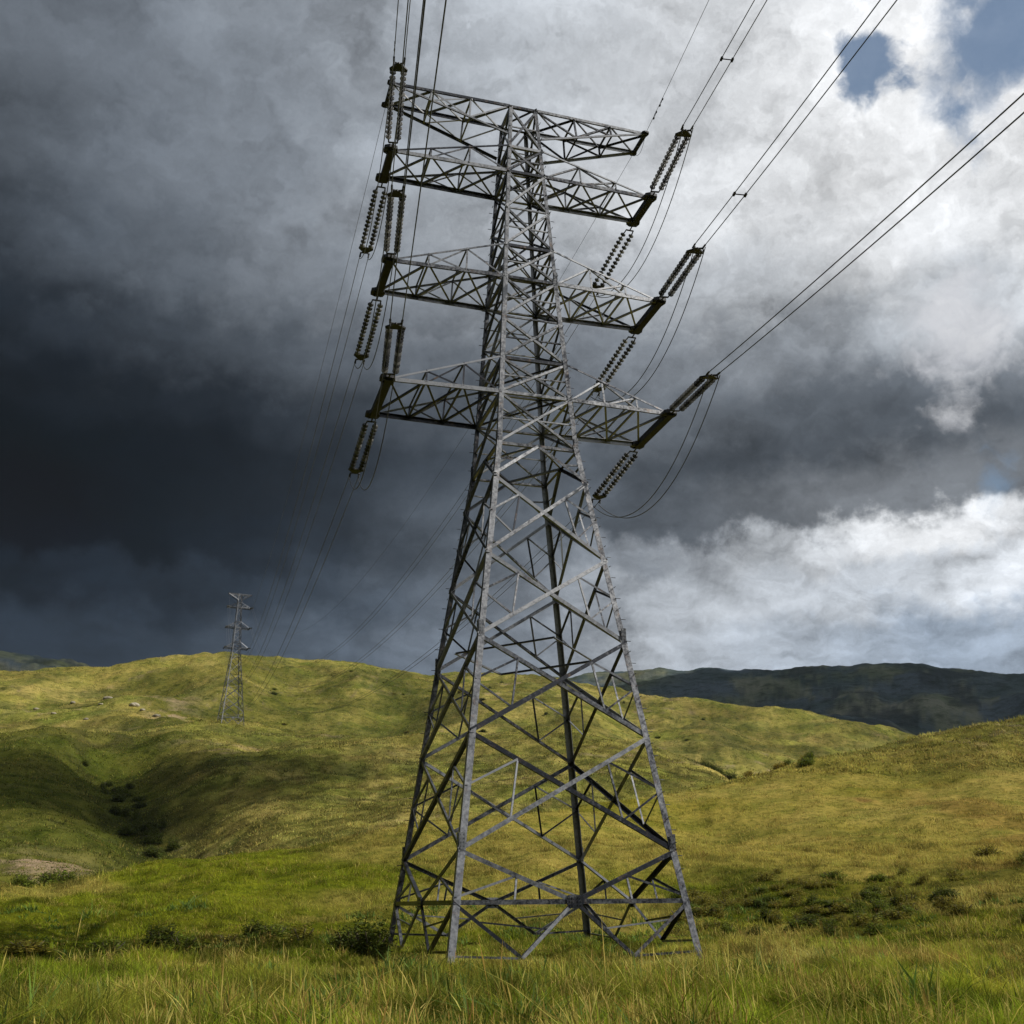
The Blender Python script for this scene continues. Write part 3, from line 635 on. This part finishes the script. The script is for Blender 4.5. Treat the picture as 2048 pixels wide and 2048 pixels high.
for key in ('a3', 'a2', 'a1'):
    for su in (-1, 1):
        sd_, lv_ = SIDE[su], LEVEL[key]
        # toward the viewer
        tip = tw(TIPS[key, su, -1]+Vector((0, -.2, -.05)))
        E1, m1_ = place_string(tip, dnear+Vector((0, 0, SN[key, su])), f'dark double insulator string rising toward the viewer from the {lv_} {sd_} arm tip')
        for s, e in zip((0, 1), E1):
            sl_ = WN[key, su]; P = []
            for k in range(41):
                t = 150*(k/40)**1.6; P.append(e+dnear*t+Vector((0, 0, sl_*t+.0009*t*t)))
            w_ = wire('power_line', P, .018, f'{"left" if s == 0 else "right"}-hand wire of the twin line leaving the {lv_} {sd_} arm toward the viewer', 'power line', 'overhead wires toward the viewer')
            if s == 0: wm = w_; PW = P
        # spacer between the twin wires
        q = {'a3': 4.6, 'a2': 4.3, 'a1': 34.}[key] if su > 0 else 38.
        c0 = E1[0]+dnear*q+Vector((0, 0, WN[key, su]*q)); c1 = E1[1]+dnear*q+Vector((0, 0, WN[key, su]*q))
        mb = MB(); mb.tube([c0, c1], .022, 6)
        for c in (c0, c1): mb.box(c-dnear*.09, c+dnear*.09, .075, .075)
        mb.build('spacer', M_FITTING, wm)
        # toward the far tower
        tip = tw(TIPS[key, su, 1]+Vector((0, .2, -.05)))
        fsu = su; ft = tw2(TIPS[key, fsu, -1]); dv = ft-tip; hdir = Vector((dv.x, dv.y, 0)).normalized()
        E2, m2_ = place_string(tip, hdir+Vector((0, 0, -.12 if su < 0 else -.14)), f'dark double insulator string reaching back toward the hills from the {lv_} {sd_} arm tip')
        mbf = MB(); fd = (-hdir+Vector((0, 0, -.22))).normalized(); fe = ft+fd*4.7
        for s in (-1, 1):
            yy = Vector((0, 0, 1)).cross(fd).normalized()*(.24*s)
            P = [ft+yy+fd*(.5+.1025*k) for k in range(33)]; mbf.tube(P, [.05 if k % 2 else .16 for k in range(33)], 6)
        mbf.tube([ft, fe], .03, 5)
        for s in (-1, 1): 
            yy = Vector((0, 0, 1)).cross(fd).normalized()*(.24*s); mbf.tube([ft+fd*.5-yy, ft+fd*.5+yy], .04, 5)
        tag(mbf.build('insulator_string', M_GLASS), f'tiny insulator string at the {lv_} {"right" if su>0 else "left"} arm of the distant tower', 'insulator', 'insulator strings on the distant tower')
        for s, e in zip((0, 1), E2):
            f2 = fe+Vector((0, 0, 1)).cross(hdir)*(.21*(1 if s else -1)); L = (f2-e).length; sl0 = WF[key]
            ch = (f2.z-e.z)/L; sag = (ch-sl0)*L/4
            wire('power_line', parab(e, f2, sag, 60), .015, f'{"right" if s == 0 else "left"}-hand wire of the twin line from the {lv_} {sd_} arm to the distant tower', 'power line', 'overhead wires to the distant tower')
        # jumper loops
        for s in (0, 1):
            a_, b_ = E1[s], E2[1-s]; sg = {'a1': 2.6, 'a2': 2.5, 'a3': 2.4}[key]
            P = parab(a_-Vector((0, 0, .1)), b_-Vector((0, 0, .1)), sg, 30)
            wire('jumper_cable', P, .019, f'{"outer" if (s == 1) == (su > 0) else "inner"} jumper cable looping under the {lv_} {sd_} arm', 'jumper cable', 'jumper loops under the arms')
for su in (-1, 1):
    tip = tw(TIPS['a4', su, -1]); P = []
    for k in range(41):
        t = 150*(k/40)**1.6; P.append(tip+dnear*t+Vector((0, 0, -.115*t+.0007*t*t)))
    e = wire('earth_wire', P, .011, f'thin earth wire rising from the {SIDE[su]} tip of the topmost arm', 'earth wire', 'earth wires of the topmost arm')
    for q in (1.6, 2.6):
        c = tip+dnear*q+Vector((0, 0, -.115*q-.07)); mb = MB(); mb.tube([c-dnear*.18, c+dnear*.18], .012, 5)
        for g in (-1, 1): mb.box(c+dnear*(g*.16), c+dnear*(g*.26), .06, .06)
        mb.box(c, c+Vector((0, 0, .08)), .04, .04); mb.build('damper', M_FITTING, e)
    tip = tw(TIPS['a4', su, 1]); ft = tw2(TIPS['a4', su, -1]); L = (ft-tip).length; ch = (ft.z-tip.z)/L
    wire('earth_wire', parab(tip, ft, (ch+.08)*L/4, 60), .010, f'thin earth wire running from the {SIDE[su]} end of the topmost arm to the distant tower', 'earth wire', 'earth wires of the topmost arm')
    P = parab(tw(TIPS['a4', su, -1]), tw(TIPS['a4', su, 1]), .55, 12)
    wire('jumper_cable', P, .010, f'short thin jumper wire hanging below the {SIDE[su]} end of the topmost arm', 'jumper cable', 'jumper loops under the arms')

# ------------------------------------------------------------------ grass, weeds and shrubs
rng = np.random.default_rng(5)
def scatter(n, r0, r1, a0=-33, a1=33):
    r = np.sqrt(rng.uniform(r0*r0, r1*r1, n)); a = np.radians(rng.uniform(a0, a1, n))
    return CAM[0]+r*np.sin(a), CAM[1]+r*np.cos(a), r, np.degrees(a)
def blades(name, T, per, spread, hgt, wid, lean, colf, label, segs=2, bend=.5, mat=None, keep=None, prof=None):
    """T: list of (n, r0, r1, size) tuft sets -> one mesh of tapered blades"""
    X = []; Y = []; H = []; W = []; CO = []
    for n, r0, r1, sc in T:
        x, y, r, a = scatter(n, r0, r1)
        hm = rng.lognormal(0, .28, len(x))*(.25+.7*fbm(x/5.5, y/5.5, 101, 4)+1.0*sstep(fbm(x/1.2, y/1.2, 103, 3), .42, .75))
        if keep is not None:
            k = keep(x, y, r, a) > rng.random(n); x, y, r, a, hm = x[k], y[k], r[k], a[k], hm[k]
        c = colf(x, y, r, a); n = len(x)
        for _ in range(per):
            X.append(x+rng.normal(0, spread*sc, n)); Y.append(y+rng.normal(0, spread*sc, n))
            H.append(hgt*hm*rng.uniform(.55, 1.25, n)*np.maximum(1.1-.16*sc, .6)); W.append(wid*sc*rng.uniform(.7, 1.3, n))
            CO.append(c*rng.uniform(.72, 1.25, (n, 1))*(1+rng.normal(0, .06, (n, 3))))
    X, Y, H, W = map(np.concatenate, (X, Y, H, W)); CO = np.clip(np.concatenate(CO), 0.004, .6); n = len(X)
    Z = height(X, Y)-.03
    th = rng.uniform(0, 2*np.pi, n); ln = np.abs(rng.normal(0, lean, n))*H
    wind = .06*H
    lx = np.cos(th)*ln-wind; ly = np.sin(th)*ln; fa = rng.uniform(0, np.pi, n); ex = np.cos(fa)*W/2; ey = np.sin(fa)*W/2
    ts = np.linspace(0, 1, segs+1); V = np.empty((n, 2*segs+1, 3), np.float32)
    for i, t in enumerate(ts):
        k = (1-bend)*t+bend*t*t; cx = X+lx*k; cy = Y+ly*k; cz = Z+H*t*(1-.25*t*np.minimum(ln/np.maximum(H, .01), 1))
        if i < segs:
            f = 1-.55*t if prof is None else prof[i]
            V[:, 2*i, 0] = cx-ex*f; V[:, 2*i, 1] = cy-ey*f; V[:, 2*i, 2] = cz
            V[:, 2*i+1, 0] = cx+ex*f; V[:, 2*i+1, 1] = cy+ey*f; V[:, 2*i+1, 2] = cz
        else: V[:, 2*i, 0] = cx; V[:, 2*i, 1] = cy; V[:, 2*i, 2] = cz
    nv = 2*segs+1; base = (np.arange(n)*nv)[:, None]; tri = []
    for i in range(segs-1): tri += [[2*i, 2*i+1, 2*i+3], [2*i, 2*i+3, 2*i+2]]
    tri += [[2*segs-2, 2*segs-1, 2*segs]]
    F = np.concatenate([base+np.array(t)[None] for t in tri])
    o = add_mesh(name, V.reshape(-1, 3), F, mat or M_GRASS, colors=np.repeat(CO, nv, 0))
    tag(o, label, 'grass', kind='stuff'); return o
def gcol(x, y, r, a):
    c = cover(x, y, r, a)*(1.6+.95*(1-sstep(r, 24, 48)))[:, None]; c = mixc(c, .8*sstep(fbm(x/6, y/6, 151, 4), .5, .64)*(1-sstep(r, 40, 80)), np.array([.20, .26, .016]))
    k = fbm(x/.9, y/.9, 161, 3); c = c*(.40+1.15*sstep(k, .28, .70))[:, None]
    j = rng.random(len(x)); c = mixc(c, (j < .13)*.75, STRAW*1.2); c = mixc(c, (j > .86)*.6, np.array([.10, .13, .02])); return c
def dcol(x, y, r, a):
    return mixc(np.broadcast_to(STRAW*1.8, x.shape+(3,)).copy(), (rng.random(len(x)) < .3)*.8, RUST*1.9)
def wcol(x, y, r, a):
    return mixc(np.broadcast_to(np.array([.06, .115, .020]), x.shape+(3,)).copy(), rng.random(len(x))*.8, np.array([.20, .27, .05]))
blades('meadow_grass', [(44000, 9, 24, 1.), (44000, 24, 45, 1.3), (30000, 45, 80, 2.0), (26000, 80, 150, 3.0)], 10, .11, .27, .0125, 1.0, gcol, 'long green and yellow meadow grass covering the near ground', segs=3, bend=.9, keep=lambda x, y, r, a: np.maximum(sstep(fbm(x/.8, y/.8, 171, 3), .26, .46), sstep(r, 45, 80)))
blades('dry_grass_stalks', [(9000, 9, 24, 1.), (9000, 24, 50, 1.3), (7000, 50, 110, 2.)], 5, .08, .36, .0055, .6, dcol, 'straw coloured dry grass stalks standing above the green grass', segs=4, prof=[.6, .5, .5, 2.6],
       keep=lambda x, y, r, a: sstep(fbm(x/4, y/4, 131, 4), .42, .62))
blades('tall_grass_clumps', [(1300, 9, 24, 1.), (900, 24, 46, 1.2)], 22, .12, .30, .016, 1.1, gcol, 'coarse tall grass clumps rising above the shorter meadow grass', segs=4, bend=.95,
       keep=lambda x, y, r, a: sstep(fbm(x/5, y/5, 181, 4), .36, .6))
blades('broad_leaf_weeds', [(9000, 9, 26, 1.), (4500, 26, 60, 1.5)], 10, .11, .27, .05, .9, wcol, 'broad dark green weed leaves growing low among the grass', mat=M_LEAF,
       keep=lambda x, y, r, a: sstep(fbm(x/3, y/3, 141, 4), .5, .66))
blades('hill_grass', [(42000, 118, 210, 3.4), (52000, 210, 330, 4.6), (40000, 320, 600, 7.5)], 6, .14, .42, .045, .8, lambda x, y, r, a: gcol(x, y, r, a), 'short rough grass tufts over the middle hillsides', segs=1,
       keep=lambda x, y, r, a: 1-np.exp(-(((a+23.8)/3.4)**2+((r-147)/10)**2)))

def leaf_cluster(n, rx, ry, rz, size, base, seed, flat=.0):
    """small leaf quads through an uneven dome volume"""
    rg = np.random.default_rng(seed)
    lob = rg.normal(0, 1, (11, 3)); lob /= np.linalg.norm(lob, axis=1)[:, None]; lob[:, 2] = np.abs(lob[:, 2])
    d = rg.normal(0, 1, (n, 3)); d /= np.linalg.norm(d, axis=1)[:, None]; d[:, 2] = np.abs(d[:, 2])*1.0
    bump = (.34+.66*np.max(np.clip(d@lob.T, 0, 1)**6, axis=1))*rg.lognormal(0, .16, n)
    P = d*(rg.uniform(.25, 1, (n, 1))**.45)*bump[:, None]*np.array([rx, ry, rz]); P[:, 2] += .04
    a = rg.normal(0, 1, (n, 3)); a[:, 2] = np.abs(a[:, 2])*.8+.2; a /= np.linalg.norm(a, axis=1)[:, None]
    b = np.cross(a, rg.normal(0, 1, (n, 3))); b /= np.linalg.norm(b, axis=1)[:, None]
    s = size*rg.uniform(.6, 1.4, (n, 1))
    V = np.stack([P-a*s, P+b*s*.42, P+a*s, P-b*s*.42], 1).reshape(-1, 3)
    F = np.arange(4*n).reshape(n, 4)
    c = np.array(base)[None]*rg.uniform(.6, 1.45, (n, 1))*(1+rg.normal(0, .07, (n, 3)))
    return V, F, np.repeat(np.clip(c, .003, .5), 4, 0)
VAR = {}
def shrub(azd, r, w, h, kind, label, group):
    x, y, z = polar(azd, r); key = (kind, rng.integers(0, 3))
    if key not in VAR:
        base, n, size = {'dark': ((.075, .092, .014), 2600, .042), 'green': ((.13, .16, .018), 1900, .045), 'olive': ((.20, .18, .026), 1300, .045), 'gold': ((.24, .18, .022), 2400, .05), 'grey': ((.17, .18, .07), 1600, .042)}[kind]
        V, F, c = leaf_cluster(n, .5, .5, 1., size, base, int(key[1])*31+len(kind))
        root = empty('shrub'); add_mesh('foliage', V, F, M_LEAF, root, colors=c)
        mb = MB()
        for k in range(7):
            t = k*.9; q = .28; mb.tube([(0, 0, -.12), (.12*math.cos(t), .12*math.sin(t), .3), (q*math.cos(t), q*math.sin(t), .75)], [.03, .02, .008], 5)
        mb.build('stems', M_STEM, root); VAR[key] = root; o = root
    else: o = copy_tree(VAR[key])
    o.location = (x, y, z-.03); o.scale = (w, w*rng.uniform(.85, 1.1), h); o.rotation_euler = (0, 0, rng.uniform(0, 6.28))
    tag(o, label, 'shrub', group)
shrub(-8.35, 39.5, 2.2, 1.3, 'dark', 'dark round shrub at the foot of the near tower\'s left leg', 'shrubs in the meadow')
shrub(-9.5, 40.5, 1.6, 1.1, 'dark', 'low dark shrub just left of the round shrub at the tower foot', 'shrubs in the meadow')
G1, G2, G3, G4 = 'low shrubs in the left meadow hollow', 'scrub on the right-hand bank', 'shrubs along the valley bottom', 'scrub on the hillsides'
for k in range(11):
    shrub(-25+k*1.35+rng.uniform(-.4, .4), rng.uniform(43, 52), rng.uniform(1.2, 2.4), rng.uniform(.45, .9), ('green', 'olive', 'dark')[k % 3], 'low leafy shrub in the dark hollow of the left meadow', G1)
for k in range(120):
    shrub(rng.uniform(6.6, 20), rng.triangular(47, 55, 68), rng.uniform(.7, 1.7), rng.uniform(.28, .62), ('olive', 'green', 'olive', 'dark', 'olive')[k % 5], 'low tangled scrub bush on the bank right of the near tower', G2)
for k in range(12):
    shrub(rng.uniform(17.5, 25), rng.uniform(48, 75), rng.uniform(.9, 2.0), rng.uniform(.4, .8), ('green', 'olive', 'olive')[k % 3], 'low scrub bush among the grass at the far right bank', G2)
for a_, r_, w, h, kd in ((-18.9, 148, 5.5, 3.0, 'dark'), (-18.1, 148, 4.5, 2.4, 'dark'), (-17.3, 147, 4.5, 2.2, 'green'), (-16.5, 147, 4, 1.8, 'green'), (-23.4, 134, 4.5, 2.4, 'green'), (-22.7, 134, 4, 2.2, 'green'), (-24.6, 133, 3.5, 1.8, 'green'), (-15.6, 146, 4, 1.6, 'grey')):
    shrub(a_, r_, w, h, kd, 'leafy shrub on the valley floor below the left hill', G3)
for k in range(9):
    shrub(8.6+k*.32, 232-k*2+rng.uniform(-4, 4), rng.uniform(3, 5), rng.uniform(1.6, 2.6), 'dark', 'dark bush in the notch of the right-hand valley', G3)
for k in range(12):
    shrub(rng.uniform(10.5, 14), rng.uniform(122, 140), rng.uniform(1.2, 2.2), rng.uniform(.6, 1.1), 'gold' if k % 3 == 0 else 'green', 'yellow tinged bush on the skyline of the right-hand meadow' if k % 3 == 0 else 'green bush on the skyline of the right-hand meadow', 'bushes on the right-hand meadow skyline')
for k in range(34):
    t = rng.random(); shrub(-21.6+3.6*t+rng.normal(0, .42), 245-78*t+rng.normal(0, 5), rng.uniform(1.6, 4), rng.uniform(1.0, 2.0), 'dark', 'dark scrub bush in the gully of the left hill', 'scrub in the left hill gully')
for k in range(44):
    shrub(rng.uniform(-14, 9), rng.uniform(330, 500), rng.uniform(1.5, 4.5), rng.uniform(.6, 1.5), ('dark', 'green', 'olive')[k % 3], 'small dark bush dotted on the sunlit hill behind the tower', G4)
for a_, r_, s_ in ((-21.9, 455, 1.5), (-20.6, 400, 1.5), (-20.2, 392, .9), (-19.5, 385, 1.2), (-19.1, 383, .8), (-23.5, 430, 1.0), (-22.8, 372, .8), (-24.3, 395, .7), (-21.2, 372, .6), (-20.9, 430, .9), (-18.7, 372, .7), (-18.2, 390, .6), (-22.2, 410, .7), (-25.1, 420, .9), (-19.9, 440, .6)):
    x, y, z = polar(a_, r_); bm = bmesh.new(); bmesh.ops.create_icosphere(bm, subdivisions=3, radius=1)
    for v in bm.verts:
        q = v.co; k = .75+.5*float(fbm(np.array(q.x*1.3+a_), np.array(q.y*1.3+q.z), 7, 4)); v.co = Vector((q.x*k*1.3, q.y*k, q.z*k*.6))
    me = bpy.data.meshes.new('rock'); bm.to_mesh(me); bm.free(); me.materials.append(M_ROCK)
    o = bpy.data.objects.new('rock', me); col.objects.link(o); o.location = (x, y, z+.1*s_); o.scale = (s_,)*3; o.rotation_euler = (0, 0, a_)
    tag(o, 'pale rock outcrop lying in the dry grass of the left hill', 'rock', 'rocks on the left hill')

# ------------------------------------------------------------------ unseen clouds added on the sun's side to shade the hills, and the air
mt, n_, b_ = material('shade_cloud_white'); set_(b_, Base_Color=(.86, .87, .9, 1), Roughness=1.); b_.inputs['Specular IOR Level'].default_value = 0; M_SHADE_CLOUD = mt
def shade_cloud(tx, ty, tz, H, rx, ry, rz, seed, label):
    p = Vector((tx, ty, tz))+sd*((H-tz)/sd.z)
    bm = bmesh.new(); bmesh.ops.create_icosphere(bm, subdivisions=6, radius=1)
    P = np.array([v.co[:] for v in bm.verts]); q = P*1.0
    k = .62+.75*fbm(q[:, 0]*2.2+q[:, 2]*1.3+seed, q[:, 1]*2.2-q[:, 2]*.9, seed, 6, .55)
    P = P*k[:, None]*np.array([rx, ry, rz]); P[:, 2] = np.where(P[:, 2] < 0, P[:, 2]*.45, P[:, 2])
    for v, c in zip(bm.verts, P): v.co = c
    me = bpy.data.meshes.new('cloud'); bm.to_mesh(me); bm.free(); me.materials.append(M_SHADE_CLOUD)
    for f in me.polygons: f.use_smooth = True
    o = bpy.data.objects.new('cloud', me); col.objects.link(o); o.location = p; o['kind'] = 'structure'; return o  # out-of-view shade caster, set along the sun ray from its target
x, y, z = polar(-20.6, 214)
shade_cloud(x, y, z, 1300, 33, 31, 18, 3, '')
x, y, z = polar(16, 1180)
shade_cloud(x, y, z, 1150, 540, 430, 110, 9, '')
bm = bmesh.new(); bmesh.ops.create_cube(bm, size=1); me = bpy.data.meshes.new('haze'); bm.to_mesh(me); bm.free()
hz = bpy.data.objects.new('haze', me); col.objects.link(hz); hz['kind'] = 'stuff'
ztop = max(float(ZZ.max()), 120)+6; zbot = min(float(ZZ.min()), -31)-1
hz.scale = (8400, 8400, ztop-zbot); hz.location = (0, 0, (ztop+zbot)/2)
mt = bpy.data.materials.new('haze'); mt.use_nodes = True; mt.node_tree.nodes.clear(); n_ = NT(mt.node_tree)
pv = n_.new('ShaderNodeVolumePrincipled'); pv.inputs['Color'].default_value = (.72, .86, 1, 1); pv.inputs['Density'].default_value = .000035; pv.inputs['Anisotropy'].default_value = .2
mo = n_.new('ShaderNodeOutputMaterial'); n_.l.new(pv.outputs[0], mo.inputs['Volume']); me.materials.append(mt)
print('haze top', ztop)
